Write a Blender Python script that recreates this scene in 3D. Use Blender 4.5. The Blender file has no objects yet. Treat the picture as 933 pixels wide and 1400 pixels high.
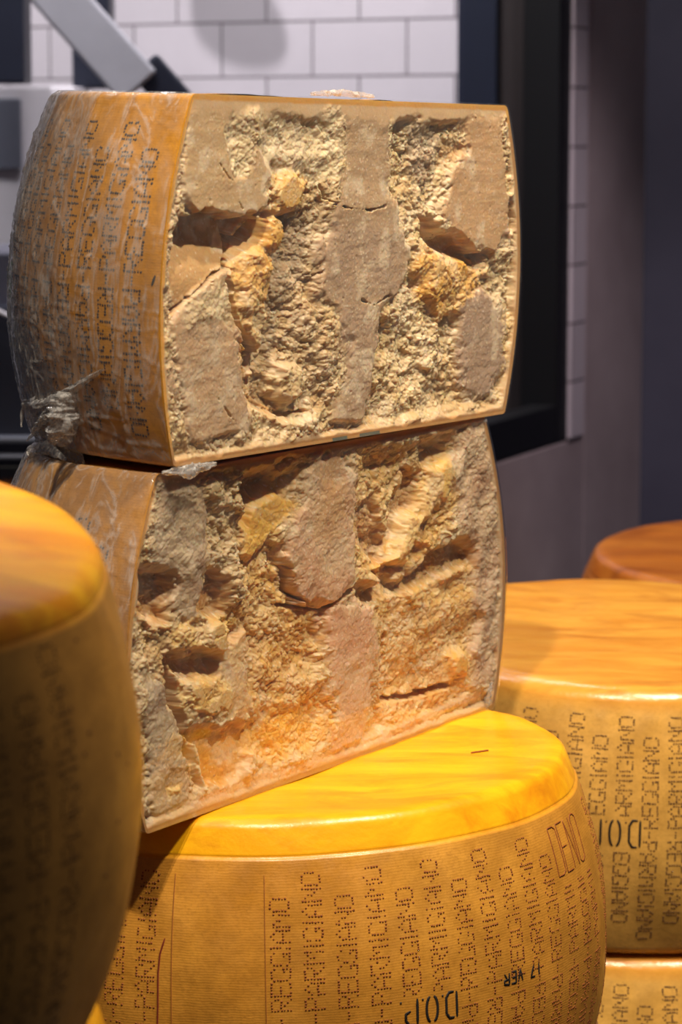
import bpy, math, random
import numpy as np
from mathutils import Vector, Matrix
sc = bpy.context.scene
COL = sc.collection
CZ = 1.5                                   # eye height; stack coordinates below are relative to it
F, PITCH = 3800.0, 0.1368

# ------------------------------------------------------------------ camera
cam = bpy.data.cameras.new('camera'); camo = bpy.data.objects.new('camera', cam); COL.objects.link(camo)
camo.location = (0, 0, CZ); camo.rotation_euler = (math.pi/2-PITCH, 0, 0)
cam.sensor_fit = 'VERTICAL'; cam.sensor_height = 36; cam.lens = F/1400*36
cam.clip_start = .05
cam.dof.use_dof = True; cam.dof.focus_distance = 1.82; cam.dof.aperture_fstop = 11
sc.camera = camo
# ------------------------------------------------------------------ world, exposure
w = bpy.data.worlds.new('world'); sc.world = w; w.use_nodes = True
w.node_tree.nodes['Background'].inputs[0].default_value = (.75, .78, 1, 1)
w.node_tree.nodes['Background'].inputs[1].default_value = .035
sc.view_settings.view_transform = 'Standard'; sc.view_settings.look = 'None'
sc.view_settings.exposure = 0; sc.view_settings.gamma = 1; sc.view_settings.use_curve_mapping = False
# ------------------------------------------------------------------ lights (shop spots over the display, cool light on the tiles)
def spot(name, loc, tgt, power, size_deg, radius, color, blend=.6):
    l = bpy.data.lights.new(name, 'SPOT'); l.energy = power; l.spot_size = math.radians(size_deg)
    l.spot_blend = blend; l.shadow_soft_size = radius; l.color = color
    o = bpy.data.objects.new(name, l); COL.objects.link(o); o.location = loc
    o.rotation_euler = (Vector(tgt)-Vector(loc)).to_track_quat('-Z', 'Y').to_euler(); return o
def area(name, loc, tgt, power, sx, sy, color):
    l = bpy.data.lights.new(name, 'AREA'); l.energy = power; l.shape = 'RECTANGLE'; l.size = sx; l.size_y = sy; l.color = color
    o = bpy.data.objects.new(name, l); COL.objects.link(o); o.location = loc
    o.rotation_euler = (Vector(tgt)-Vector(loc)).to_track_quat('-Z', 'Y').to_euler(); return o
WARM = (1, .86, .67)
spot('key_spot', (.87, 1.12, CZ+1.7), (0, 1.85, CZ-.3), 205, 42, .03, WARM)
spot('front_spot', (-.14, .55, CZ+1.8), (0, 1.8, CZ-.08), 210, 40, .03, (1, .86, .68), .9)
spot('back_spot', (.55, 1.5, CZ+1.5), (.36, 2.4, CZ-.5), 70, 46, .04, WARM)
area('kitchen_panel', (-.1, 2.9, CZ+1.25), (0, 4.0, CZ+.2), 30, .5, .3, (1, .95, .98))
spot('wall_spot', (.62, 2.75, CZ+.9), (.33, 3.75, CZ-.6), 50, 36, .05, (1, .88, .93), 1)

area('kitchen_side_panel', (-.75, 2.75, CZ+1.1), (-.5, 3.62, CZ-.02), 9, .4, .25, (1, .96, .98))

# ------------------------------------------------------------------ helpers
def proj_dir(px, py):
    a = (px-466.5)/F; b = -(py-700)/F
    c, s = math.cos(PITCH), math.sin(PITCH)
    y = c+b*s
    return a/y, (-s+b*c)/y
def at(px, py, Y):
    a, b = proj_dir(px, py); return Vector((a*Y, Y, CZ+b*Y))
def rot(tx, ty):
    return Matrix.Rotation(tx, 3, 'X') @ Matrix.Rotation(ty, 3, 'Y')
def lin(c):
    return tuple((v/255/12.92 if v/255 <= .04045 else ((v/255+.055)/1.055)**2.4) for v in c)
def npmesh(name, V, Fc, mat, parent=None, smooth=True, cols=None):
    """V (n,3) array, Fc (m,4) or (m,3) int array or list of arrays"""
    me = bpy.data.meshes.new(name)
    V = np.asarray(V, dtype=np.float32)
    if isinstance(Fc, np.ndarray): Fc = [Fc]
    loops = np.concatenate([f.ravel() for f in Fc]).astype(np.int32)
    tot = np.concatenate([np.full(len(f), f.shape[1]) for f in Fc]).astype(np.int32)
    start = np.concatenate([[0], np.cumsum(tot)[:-1]]).astype(np.int32)
    me.vertices.add(len(V)); me.vertices.foreach_set('co', V.ravel())
    me.loops.add(len(loops)); me.loops.foreach_set('vertex_index', loops)
    me.polygons.add(len(tot)); me.polygons.foreach_set('loop_start', start); me.polygons.foreach_set('loop_total', tot)
    me.polygons.foreach_set('use_smooth', np.full(len(tot), smooth))
    me.update(calc_edges=True); me.validate()
    if cols is not None:
        a = me.color_attributes.new('tint', 'FLOAT_COLOR', 'POINT')
        c = np.ones((len(V), 4), np.float32); c[:, :cols.shape[1]] = cols; a.data.foreach_set('color', c.ravel())
    if mat: me.materials.append(mat)
    o = bpy.data.objects.new(name, me); COL.objects.link(o)
    if parent: o.parent = parent
    return o
def grid_faces(nu, nv, off=0, flip=False):
    i, j = np.meshgrid(np.arange(nu-1), np.arange(nv-1), indexing='ij')
    a = i*nv+j; f = np.stack([a, a+nv, a+nv+1, a+1], -1).reshape(-1, 4)+off
    return f[:, ::-1] if flip else f
def empty(name, loc, R3, label, cat, group=None):
    o = bpy.data.objects.new(name, None); COL.objects.link(o)
    o.matrix_world = Matrix.Translation(loc) @ R3.to_4x4(); o.empty_display_size = .05
    o['label'] = label; o['category'] = cat
    if group: o['group'] = group
    return o
def tag(o, label, cat, group=None):
    o['label'] = label; o['category'] = cat
    if group: o['group'] = group
    return o
def box_vf(lo, hi, bev=0.):
    V = [(x, y, z) for x in (lo[0], hi[0]) for y in (lo[1], hi[1]) for z in (lo[2], hi[2])]
    Fs = [(0, 1, 3, 2), (4, 6, 7, 5), (0, 4, 5, 1), (2, 3, 7, 6), (0, 2, 6, 4), (1, 5, 7, 3)]
    return V, Fs
def boxes(name, L, mat, parent=None, bevel=.002, M=None):
    V, Fs = [], []
    for lo, hi in L:
        v, f = box_vf(lo, hi); k = len(V)
        V += v; Fs += [tuple(i+k for i in q) for q in f]
    if M is not None: V = [M @ Vector(v) for v in V]
    me = bpy.data.meshes.new(name); me.from_pydata([tuple(v) for v in V], [], Fs); me.update()
    me.materials.append(mat)
    o = bpy.data.objects.new(name, me); COL.objects.link(o)
    if bevel:
        b = o.modifiers.new('bevel', 'BEVEL'); b.width = bevel; b.segments = 2
    if parent: o.parent = parent
    return o
# ---- noise
def vnoise(x, y, seed):
    rng = np.random.RandomState(seed); T = rng.rand(256, 256)
    xi = np.floor(x).astype(int); yi = np.floor(y).astype(int); fx = x-xi; fy = y-yi
    fx = fx*fx*fx*(fx*(fx*6-15)+10); fy = fy*fy*fy*(fy*(fy*6-15)+10)
    a = T[xi % 256, yi % 256]; b = T[(xi+1) % 256, yi % 256]; c = T[xi % 256, (yi+1) % 256]; d = T[(xi+1) % 256, (yi+1) % 256]
    return (a*(1-fx)+b*fx)*(1-fy)+(c*(1-fx)+d*fx)*fy
def fbm(x, y, seed, octv=4, gain=.5):
    s = 0; a = 1; n = 0; ca, sa = math.cos(.6), math.sin(.6)
    for k in range(octv):
        s = s+a*(vnoise(x, y, seed+k)-.5); n += a; a *= gain
        x, y = 2.03*(x*ca-y*sa)+7.3, 2.03*(x*sa+y*ca)+3.1
    return s/n*2
def worley(x, y, seed):
    rng = np.random.RandomState(seed); TX = rng.rand(256, 256); TY = rng.rand(256, 256); TV = rng.rand(256, 256)
    xi = np.floor(x).astype(int); yi = np.floor(y).astype(int)
    d1 = np.full(x.shape, 9.); d2 = np.full(x.shape, 9.); val = np.zeros(x.shape)
    for i in (-1, 0, 1):
        for j in (-1, 0, 1):
            cx, cy = xi+i, yi+j
            d = np.hypot(cx+TX[cx % 256, cy % 256]-x, cy+TY[cx % 256, cy % 256]-y)
            m = d < d1
            d2 = np.where(m, d1, np.minimum(d2, d)); val = np.where(m, TV[cx % 256, cy % 256], val); d1 = np.minimum(d1, d)
    return d1, d2, val
def sstep(a, b, x):
    t = np.clip((x-a)/(b-a), 0, 1); return t*t*(3-2*t)
def polysd(X, Y, P):
    """signed distance (positive inside) to polygon P"""
    P = np.array(P, float); n = len(P); d = np.full(X.shape, 1e9); ins = np.zeros(X.shape, bool)
    for i in range(n):
        a, b = P[i], P[(i+1) % n]; e = b-a
        t = np.clip(((X-a[0])*e[0]+(Y-a[1])*e[1])/(e@e), 0, 1)
        d = np.minimum(d, np.hypot(X-a[0]-t*e[0], Y-a[1]-t*e[1]))
        c = (a[1] > Y) != (b[1] > Y)
        ins ^= c & (X < (b[0]-a[0])*(Y-a[1])/(b[1]-a[1]+1e-12)+a[0])
    return np.where(ins, d, -d)
def linesd(X, Y, P):
    P = np.array(P, float); d = np.full(X.shape, 1e9)
    for a, b in zip(P[:-1], P[1:]):
        e = b-a; t = np.clip(((X-a[0])*e[0]+(Y-a[1])*e[1])/(e@e), 0, 1)
        d = np.minimum(d, np.hypot(X-a[0]-t*e[0], Y-a[1]-t*e[1]))
    return d

# ------------------------------------------------------------------ materials
class NT:
    def __init__(s, name):
        s.m = bpy.data.materials.new(name); s.m.use_nodes = True; s.t = s.m.node_tree
        s.b = s.t.nodes['Principled BSDF']; s.out = s.t.nodes['Material Output']
    def n(s, ty, **kw):
        o = s.t.nodes.new(ty)
        for k, v in kw.items(): setattr(o, k, v)
        return o
    def l(s, a, b): s.t.links.new(a, b)
    def noise(s, vec, scale, detail=4, rough=.55, dist=0):
        o = s.n('ShaderNodeTexNoise'); o.inputs['Scale'].default_value = scale; o.inputs['Detail'].default_value = detail
        o.inputs['Roughness'].default_value = rough; o.inputs['Distortion'].default_value = dist
        if vec is not None: s.l(vec, o.inputs['Vector'])
        return o.outputs['Fac']
    def mapv(s, vec, scale, loc=(0, 0, 0), rotz=0):
        o = s.n('ShaderNodeMapping'); o.inputs['Scale'].default_value = scale; o.inputs['Location'].default_value = loc
        o.inputs['Rotation'].default_value = (0, 0, rotz); s.l(vec, o.inputs['Vector']); return o.outputs[0]
    def ramp(s, fac, stops):
        o = s.n('ShaderNodeValToRGB'); e = o.color_ramp.elements
        while len(e) < len(stops): e.new(.5)
        for q, (p, c) in zip(e, stops):
            q.position = p; q.color = (*(c if isinstance(c, tuple) else (c, c, c)), 1)
        s.l(fac, o.inputs[0]); return o.outputs[0]
    def mix(s, fac, a, b, mode='MIX'):
        o = s.n('ShaderNodeMix', data_type='RGBA', blend_type=mode)
        for sock, v in ((o.inputs[0], fac), (o.inputs[6], a), (o.inputs[7], b)):
            if hasattr(v, 'links'): s.l(v, sock)
            elif isinstance(v, (int, float)): sock.default_value = v
            else: sock.default_value = (*v, 1)
        return o.outputs[2]
    def math(s, op, a, b=0.):
        o = s.n('ShaderNodeMath', operation=op)
        for sock, v in ((o.inputs[0], a), (o.inputs[1], b)):
            if hasattr(v, 'links'): s.l(v, sock)
            else: sock.default_value = v
        return o.outputs[0]
    def fresnel(s, ior, normal=None):
        # same reflectance from either side of a thin sheet
        g = s.n('ShaderNodeNewGeometry'); i = s.math('ADD', ior, s.math('MULTIPLY', g.outputs['Backfacing'], 1/ior-ior))
        f = s.n('ShaderNodeFresnel'); s.l(i, f.inputs['IOR'])
        if normal is not None: s.l(normal, f.inputs['Normal'])
        return f.outputs[0]
    def bump(s, h, strength, dist, prev=None):
        o = s.n('ShaderNodeBump'); o.inputs['Strength'].default_value = strength; o.inputs['Distance'].default_value = dist
        s.l(h, o.inputs['Height'])
        if prev is not None: s.l(prev, o.inputs['Normal'])
        return o.outputs[0]
def plain(name, c, rough=.5, metal=0., noise_amt=.12, nscale=30, bump=.0):
    m = NT(name); tc = m.n('ShaderNodeTexCoord').outputs['Object']
    f = m.noise(tc, nscale, 5)
    a = lin(c); col = m.mix(f, tuple(v*(1-noise_amt) for v in a), tuple(min(1, v*(1+noise_amt)) for v in a))
    m.l(col, m.b.inputs['Base Color']); m.b.inputs['Roughness'].default_value = rough; m.b.inputs['Metallic'].default_value = metal
    if bump: m.l(m.bump(f, .5, bump), m.b.inputs['Normal'])
    return m.m
def rind_material(name, side, side2, top, top2, stain, lid_z, rough=.38, topstreak=1., cloth=1., lidsoft=.002):
    m = NT(name); tc = m.n('ShaderNodeTexCoord').outputs['Object']
    sp = m.n('ShaderNodeSeparateXYZ'); m.l(tc, sp.inputs[0])
    big = m.noise(tc, 9, 3); med = m.noise(tc, 38, 5, .6)
    hor = m.noise(m.mapv(tc, (9, 9, 160)), 3, 4, .6)
    c = m.mix(m.ramp(big, [(.2, 0.), (.85, 1.)]), lin(side), lin(side2))
    c = m.mix(m.ramp(med, [(.38, .55), (.62, 0.)]), c, tuple(v*.62 for v in lin(side2)))
    c = m.mix(m.ramp(hor, [(.3, .12), (.55, 0.)]), c, tuple(v*.5 for v in lin(side2)))
    fine = m.noise(tc, 420, 3, .6)
    c = m.mix(m.ramp(fine, [(.32, .3), (.5, 0.)]), c, tuple(v*.55 for v in lin(side2)))
    # lid: smoother, oiled, streaked
    st = m.noise(m.mapv(tc, (5, 22, 22), rotz=.35), 1.6, 6, .62, .6)
    t = m.mix(m.ramp(st, [(.36, 0.), (.62, 1.)]), lin(top), lin(top2))
    sp2 = m.noise(m.mapv(tc, (4, 12, 12), (3, 1, 0), .2), 2.2, 5, .65, .9)
    t = m.mix(m.ramp(sp2, [(.5, 0.), (.72, .8*topstreak)]), t, lin(stain))
    lid = m.ramp(m.math('ADD', m.math('MULTIPLY', m.math('SUBTRACT', sp.outputs[2], lid_z), .5/lidsoft), .5), [(0., 0.), (1., 1.)])
    col = m.mix(lid, c, t)
    m.l(col, m.b.inputs['Base Color'])
    r = m.ramp(m.noise(tc, 60, 4), [(.3, rough-.08), (.7, rough+.12)])
    m.l(m.mix(lid, r, (rough*.85,)*3), m.b.inputs['Roughness'])
    # woven cloth print + pores
    wv = m.n('ShaderNodeTexWave', wave_type='BANDS', bands_direction='Z'); wv.inputs['Scale'].default_value = 190; wv.inputs['Distortion'].default_value = 3.5
    wv.inputs['Detail'].default_value = 2; wv.inputs['Detail Scale'].default_value = .6; m.l(tc, wv.inputs['Vector'])
    inv = m.math('SUBTRACT', 1., lid)
    clo = m.math('MULTIPLY', wv.outputs['Fac'], inv)
    b1 = m.bump(clo, .09*cloth, .0005)
    b2 = m.bump(m.noise(tc, 260, 4, .6), .35, .0006, b1)
    b3 = m.bump(m.noise(tc, 26, 3), .5, .0016, b2)
    m.l(b3, m.b.inputs['Normal'])
    m.b.inputs['Specular IOR Level'].default_value = .55
    m.b.inputs['Subsurface Weight'].default_value = .0
    return m.m
def face_material(name):
    m = NT(name); tc = m.n('ShaderNodeTexCoord').outputs['Object']
    a = m.n('ShaderNodeVertexColor', layer_name='tint').outputs['Color']
    f = m.noise(tc, 700, 3, .6)
    c = m.mix(m.ramp(f, [(.35, .3), (.65, 0.)]), a, m.mix(1., a, (.78, .72, .62), 'MULTIPLY'))
    m.l(c, m.b.inputs['Base Color']); m.b.inputs['Roughness'].default_value = .45
    m.b.inputs['Specular IOR Level'].default_value = .4
    m.b.inputs['Subsurface Weight'].default_value = .5; m.b.inputs['Subsurface Radius'].default_value = (1, .55, .25)
    m.b.inputs['Subsurface Scale'].default_value = .006
    m.l(m.bump(m.noise(tc, 900, 3, .6), .3, .0004), m.b.inputs['Normal'])
    return m.m
def film_material(name, haze_lo, haze_hi, wr, strength, dist, gloss=1.4, rough=.06, scl=(1, 1, 1)):
    m = NT(name); tc = m.n('ShaderNodeTexCoord').outputs['Object']; t = m.t
    t.nodes.remove(m.b)
    v = m.mapv(tc, scl)
    n1 = m.noise(v, wr, 5, .6, 1.2)
    ridg = m.math('ABSOLUTE', m.math('SUBTRACT', n1, .5))
    rr = m.ramp(ridg, [(0., 1.), (.045, .25), (.2, 0.)])
    bm = m.bump(rr, strength, dist)
    bm = m.bump(m.noise(v, wr*.35, 2), strength*.8, dist*2.5, bm)
    fac = m.math('MINIMUM', m.math('MULTIPLY', m.fresnel(1.5, bm), gloss), .85)
    gl = m.n('ShaderNodeBsdfGlossy'); gl.inputs['Roughness'].default_value = rough; m.l(bm, gl.inputs['Normal'])
    tr = m.n('ShaderNodeBsdfTransparent')
    df = m.n('ShaderNodeBsdfDiffuse'); df.inputs['Color'].default_value = (.8, .78, .76, 1)
    hz = m.n('ShaderNodeMixShader'); m.l(m.ramp(rr, [(0., haze_lo), (1., haze_hi)]), hz.inputs[0]); m.l(tr.outputs[0], hz.inputs[1]); m.l(df.outputs[0], hz.inputs[2])
    mx = m.n('ShaderNodeMixShader'); m.l(fac, mx.inputs[0]); m.l(hz.outputs[0], mx.inputs[1]); m.l(gl.outputs[0], mx.inputs[2])
    m.l(mx.outputs[0], m.out.inputs[0]); return m.m
def tile_material(name, sx, sz, ox, oz, c=(214, 208, 214), mortar=(86, 78, 80)):
    m = NT(name); tc = m.n('ShaderNodeTexCoord').outputs['Object']
    sp = m.n('ShaderNodeSeparateXYZ'); m.l(tc, sp.inputs[0]); cb = m.n('ShaderNodeCombineXYZ')
    m.l(sp.outputs[0], cb.inputs[0]); m.l(sp.outputs[2], cb.inputs[1])
    v = m.mapv(cb.outputs[0], (1, 1, 1), (ox, oz, 0))
    b = m.n('ShaderNodeTexBrick', offset=.5); m.l(v, b.inputs['Vector'])
    b.inputs['Scale'].default_value = 1; b.inputs['Brick Width'].default_value = sx; b.inputs['Row Height'].default_value = sz
    b.inputs['Mortar Size'].default_value = .0017; b.inputs['Mortar Smooth'].default_value = .3
    a = lin(c); b.inputs['Color1'].default_value = (*a, 1); b.inputs['Color2'].default_value = (*[q*.93 for q in a], 1)
    b.inputs['Mortar'].default_value = (*lin(mortar), 1)
    n = m.noise(tc, 14, 4)
    m.l(m.mix(m.ramp(n, [(.4, .12), (.7, 0.)]), b.outputs['Color'], tuple(q*.7 for q in a)), m.b.inputs['Base Color'])
    m.b.inputs['Roughness'].default_value = .22
    m.l(m.bump(b.outputs['Fac'], -.6, .0015, m.bump(n, .3, .003)), m.b.inputs['Normal'])
    return m.m
def paint_material(name, c, c2):
    m = NT(name); tc = m.n('ShaderNodeTexCoord').outputs['Object']
    n = m.noise(tc, 5, 5, .6); k = m.noise(tc, 60, 5)
    col = m.mix(m.ramp(n, [(.3, 0.), (.7, 1.)]), lin(c), lin(c2))
    col = m.mix(m.ramp(k, [(.66, 0.), (.76, .35)]), col, tuple(q*.55 for q in lin(c)))
    m.l(col, m.b.inputs['Base Color']); m.b.inputs['Roughness'].default_value = .6
    m.l(m.bump(k, .4, .001), m.b.inputs['Normal']); return m.m

# ------------------------------------------------------------------ setting: walls, opening, tiles
def wall_panel(name, p0, d, length, z0, z1, mat, thick=.04, back=1):
    """vertical slab: starts at p0 (x,y), runs along d; local X along d, Z up"""
    d = Vector((d[0], d[1], 0)).normalized(); n = Vector((-d.y, d.x, 0))*back
    M = Matrix(((d.x, n.x, 0, p0[0]), (d.y, n.y, 0, p0[1]), (0, 0, 1, 0), (0, 0, 0, 1)))
    o = boxes(name, [((0, 0, z0), (length, thick, z1))], mat, bevel=0)
    if M.determinant() < 0: o.data.flip_normals()
    o.matrix_world = M; o['kind'] = 'structure'; return o
tA = Vector((.395, .919, 0)).normalized(); nA = Vector((tA.y, -tA.x, 0))   # plane of the window wall; nA looks at the visitor
PA = Vector((.200, 3.4, 0))
def onA(s, k=0, z=0):
    v = PA+tA*s-nA*k; return Vector((v.x, v.y, z))
# tile wall of the kitchen behind the opening
u30 = Vector((math.cos(math.radians(30)), -math.sin(math.radians(30)), 0))
Pt = at(470, 104, 3.9); Lt = 1.6
pt0 = Vector((Pt.x, Pt.y, 0))-u30*Lt
jo = -.021
m_tile = tile_material('white_tile', .150, .0763, -(Lt+.004)+.150*8+jo, -(Pt.z)+.0763*40)
wt = wall_panel('wall_back', (pt0.x, pt0.y), (u30.x, u30.y), Lt+.235, 0, 2.7, m_tile, .05)
m_plaster = paint_material('grey_plaster', (166, 150, 152), (142, 126, 128))
m_dark = paint_material('shaded_side_plaster', (72, 70, 86), (60, 58, 74))  # shade of the side wall put into its paint colour
# window wall right of / below the opening
M_A = Matrix(((tA.x, -nA.x, 0, PA.x), (tA.y, -nA.y, 0, PA.y), (0, 0, 1, 0), (0, 0, 0, 1)))
def onwall(name, L, mat, bevel=.0015, kind=True, parent=None):
    o = boxes(name, L, mat, bevel=bevel); 
    if M_A.determinant() < 0: o.data.flip_normals()
    o.matrix_world = M_A
    if parent: o.parent = parent
    elif kind: o['kind'] = 'structure'
    return o
zs = CZ-.404                                # underside of the opening
ZT = 2.7
onwall('wall_right', [((.318, 0, 0), (.575, .14, ZT)), ((-1.6, 0, 0), (.318, .14, zs))], m_plaster, .003)
m_tile2 = tile_material('white_tile_edge', .150, .0763, .05, -(CZ-.404)+.0763*30, (190, 178, 184), (70, 60, 62))
onwall('trim_1', [((.245, -.004, zs), (.306, .02, ZT))], m_tile2, .003)
m_groove = plain('dark_joint', (40, 34, 36), .8)
onwall('trim_2', [((.306, .004, zs), (.318, .03, ZT))], m_groove, 0)
# wall beyond the corner, turned from the light
pc = onA(.575)
wall_panel('wall_side', (pc.x, pc.y), (1, -.12), 1.6, 0, ZT, m_dark, .05)
# steel window frame
m_black = plain('black_steel', (10, 10, 13), .45, .3)
m_brown = plain('dark_bronze_steel', (34, 27, 27), .5, .2)
m_blue = plain('blue_black_steel', (26, 32, 50), .45, .3)
win = onwall('window_1', [((.2, 0, zs), (.245, .05, ZT)), ((-1.6, 0, zs), (.2, .035, zs+.05)), ((-1.6, 0, ZT-.08), (.245, .14, ZT))], m_black)
onwall('inner_frame', [((.215, .05, zs), (.245, .088, ZT)), ((-1.6, .035, zs), (.215, .09, zs+.035))], m_brown, parent=win).matrix_parent_inverse = M_A.inverted()
onwall('outer_frame', [((.205, .088, zs), (.245, .142, ZT)), ((-1.6, .09, zs), (.205, .142, zs+.03))], m_blue, parent=win).matrix_parent_inverse = M_A.inverted()
mg = NT('window_glass'); mg.t.nodes.remove(mg.b)
tr = mg.n('ShaderNodeBsdfTransparent'); gl = mg.n('ShaderNodeBsdfGlossy'); gl.inputs['Roughness'].default_value = .02
mx = mg.n('ShaderNodeMixShader'); mg.l(mg.fresnel(1.45), mx.inputs[0]); mg.l(tr.outputs[0], mx.inputs[1]); mg.l(gl.outputs[0], mx.inputs[2]); mg.l(mx.outputs[0], mg.out.inputs[0])
onwall('pane', [((-1.6, .066, zs+.03), (.222, .070, ZT-.07))], mg.m, 0, parent=win).matrix_parent_inverse = M_A.inverted()
m_floor = plain('floor_concrete', (90, 84, 80), .6)
fl = boxes('floor', [((-3, -1, -.05), (3, 6, 0))], m_floor, bevel=0); fl['kind'] = 'structure'

# ------------------------------------------------------------------ things in the kitchen behind the glass
m_steel = plain('grey_steel', (176, 176, 184), .4, .1)
m_dsteel = plain('dark_steel', (34, 38, 52), .45, .4)
m_white = plain('white_enamel', (236, 232, 238), .4)
m_grey = plain('grey_enamel', (120, 124, 138), .4)
def pxbox(name, x0, y0, x1, y1, Y, depth, mat, parent=None, bevel=.003):
    a = at(x0, y1, Y); b = at(x1, y0, Y)
    o = boxes(name, [((a.x, Y, a.z), (b.x, Y+depth, b.z))], mat, bevel=bevel)
    if parent: o.parent = parent
    return o
cab = bpy.data.objects.new('wall_cabinet', None); COL.objects.link(cab); tag(cab, 'pale enamel cabinet with a grey vent panel, left edge behind the glass', 'cabinet')
pxbox('body', -120, 118, 103, 345, 3.62, .2, m_white, cab); pxbox('vent_panel', -60, 134, 28, 232, 3.608, .01, m_grey, cab)
tag(pxbox('steel_column', -45, -160, 30, 114, 3.45, .08, m_dsteel), 'dark steel column in the upper left corner behind the glass', 'column')
tag(pxbox('extractor_box', 99, -60, 149, 121, 3.75, .09, m_dsteel), 'small dark steel box hanging behind the diagonal bar', 'box')
# diagonal brace
br = bpy.data.objects.new('diagonal_brace', None); COL.objects.link(br); tag(br, 'grey diagonal metal bar with dark foot, top left behind the glass', 'brace')
def slant(name, xa, ya, xb, yb, wid, Y, mat, parent, th=.03):
    a = at(xa, ya, Y); b = at(xb, yb, Y); d = (b-a); L = d.length; ang = math.atan2(d.z, d.x)
    h = wid/F*Y/2
    o = boxes(name, [((0, 0, -h), (L, th, h))], mat, bevel=.004)
    o.location = a; o.rotation_euler = (0, -ang, 0); o.parent = parent; return o
slant('bar', 31, -60, 190, 120, 65, 3.3, m_steel, br)
slant('foot', 196, 88, 250, 150, 46, 3.31, m_dsteel, br)
lc = bpy.data.objects.new('refrigerated_case', None); COL.objects.link(lc); tag(lc, 'dark blue-grey refrigerated case with pale trim lines at left', 'display case')
pxbox('body', -200, 418, 150, 760, 2.95, .25, plain('case_grey', (70, 73, 86), .35, .3), lc)
pxbox('top_panel', -200, 345, 150, 420, 2.97, .22, plain('case_top', (118, 118, 132), .35, .2), lc)
slant('curved_trim', -60, 400, 45, 448, 6, 2.93, m_white, lc, .012)
pxbox('trim_strip', -200, 597, 120, 607, 2.93, .02, m_grey, lc); pxbox('trim_strip', -200, 621, 120, 629, 2.93, .02, m_grey, lc)
pxbox('plinth', -200, 636, 120, 690, 2.935, .02, m_black, lc)
# unseen blocker and spot, both added above the frame to shadow the tiles
Sp = Vector((-.45, 3.1, CZ+1.35)); Wp = at(335, 48, 4.0)
spot('tile_shadow_spot', Sp, Wp, 95, 95, .012, (1, .95, .98), .9)
caster = bpy.data.objects.new('shadow_caster', None); COL.objects.link(caster); tag(caster, 'unseen steel blocker added to shade the white tiles', 'shadow_caster')
lc_ = Sp.lerp(Wp, .6); caster.location = lc_
ph_, th_ = np.meshgrid(np.linspace(0, 2*math.pi, 40), np.linspace(-1.57, 1.57, 24), indexing='ij')
ld = (u30*.9+Vector((0, 0, -.62))).normalized(); lb = ld.cross(Vector((.5, .87, 0))).normalized(); ln = ld.cross(lb)
tap = .034*np.cos(th_)*(1-.25*np.sin(th_))
Vl = (np.sin(th_)*.055)[..., None]*np.array(ld)+(tap*np.cos(ph_))[..., None]*np.array(lb)+(.5*tap*np.sin(ph_))[..., None]*np.array(ln)
npmesh('caster_body', Vl.reshape(-1, 3), grid_faces(40, 24), m_steel, caster)
hq = boxes('caster_rod', [((-.005, -.003, .02), (.005, .003, .3))], m_steel, caster)
# ------------------------------------------------------------------ wheel geometry
def mkprof(H, rt, rb, mid, lid=.022, groove=.0012, shoulder=.006, lid_in=0.0):
    """returns callable r(z) for the side and list of profile points bottom centre -> top centre"""
    zz = np.concatenate([np.linspace(0, .012, 8), np.linspace(.016, H-.034, 60), np.linspace(H-.032, H, 40)])
    def side(z):
        t = z/H
        r = rb*(1-t)+rt*t+(mid-(rb+rt)/2)*4*t*(1-t)
        r = r-groove*np.exp(-((z-(H-lid))/.0009)**2)
        if lid_in: r = r-lid_in*sstep(H-lid, H-lid+.002, z)
        for e, s in ((z, shoulder*.8), (H-z, shoulder)):
            q = np.clip(1-e/s, 0, 1); r = r-s*(1-np.sqrt(np.clip(1-q*q, 0, 1)))
        return r
    r = side(zz)
    bot = [(x, 0.) for x in np.linspace(0, r[0], 10)[:-1]]
    top = [(x, H) for x in np.linspace(r[-1], 0, 34)[1:]]
    return side, np.array(bot+list(zip(r, zz))+top)
def wob(ph, z, seed):
    return .0009*np.sin(3*ph+seed)+.0006*np.sin(7*ph+seed*2+z*20)+.0004*np.sin(15*ph+z*55+seed)
def revolve(name, prof, H, mat, parent, seed, a0=0, a1=2*math.pi, n=360, tilt_top=0):
    full = abs(a1-a0-2*math.pi) < 1e-6
    ph = np.linspace(a0, a1, n)
    P, R = np.meshgrid(ph, prof[:, 0], indexing='ij'); Z = np.meshgrid(ph, prof[:, 1], indexing='ij')[1]
    R2 = R+wob(P, Z, seed)*np.clip(R/.15, 0, 1)*(1 if full else np.clip(np.minimum(P-a0, a1-P)/.15, 0, 1))
    X = R2*np.cos(P); Y = R2*np.sin(P)
    top = (Z > H-.001)
    dz = .0016*fbm(X*14, Y*14, 40+seed, 3)*np.clip((prof[:, 0].max()-R)/.05, 0, 1)
    Z2 = Z+np.where(top, dz, 0)
    V = np.stack([X, Y, Z2], -1).reshape(-1, 3)
    return npmesh(name, V, grid_faces(n, len(prof)), mat, parent)

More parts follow.
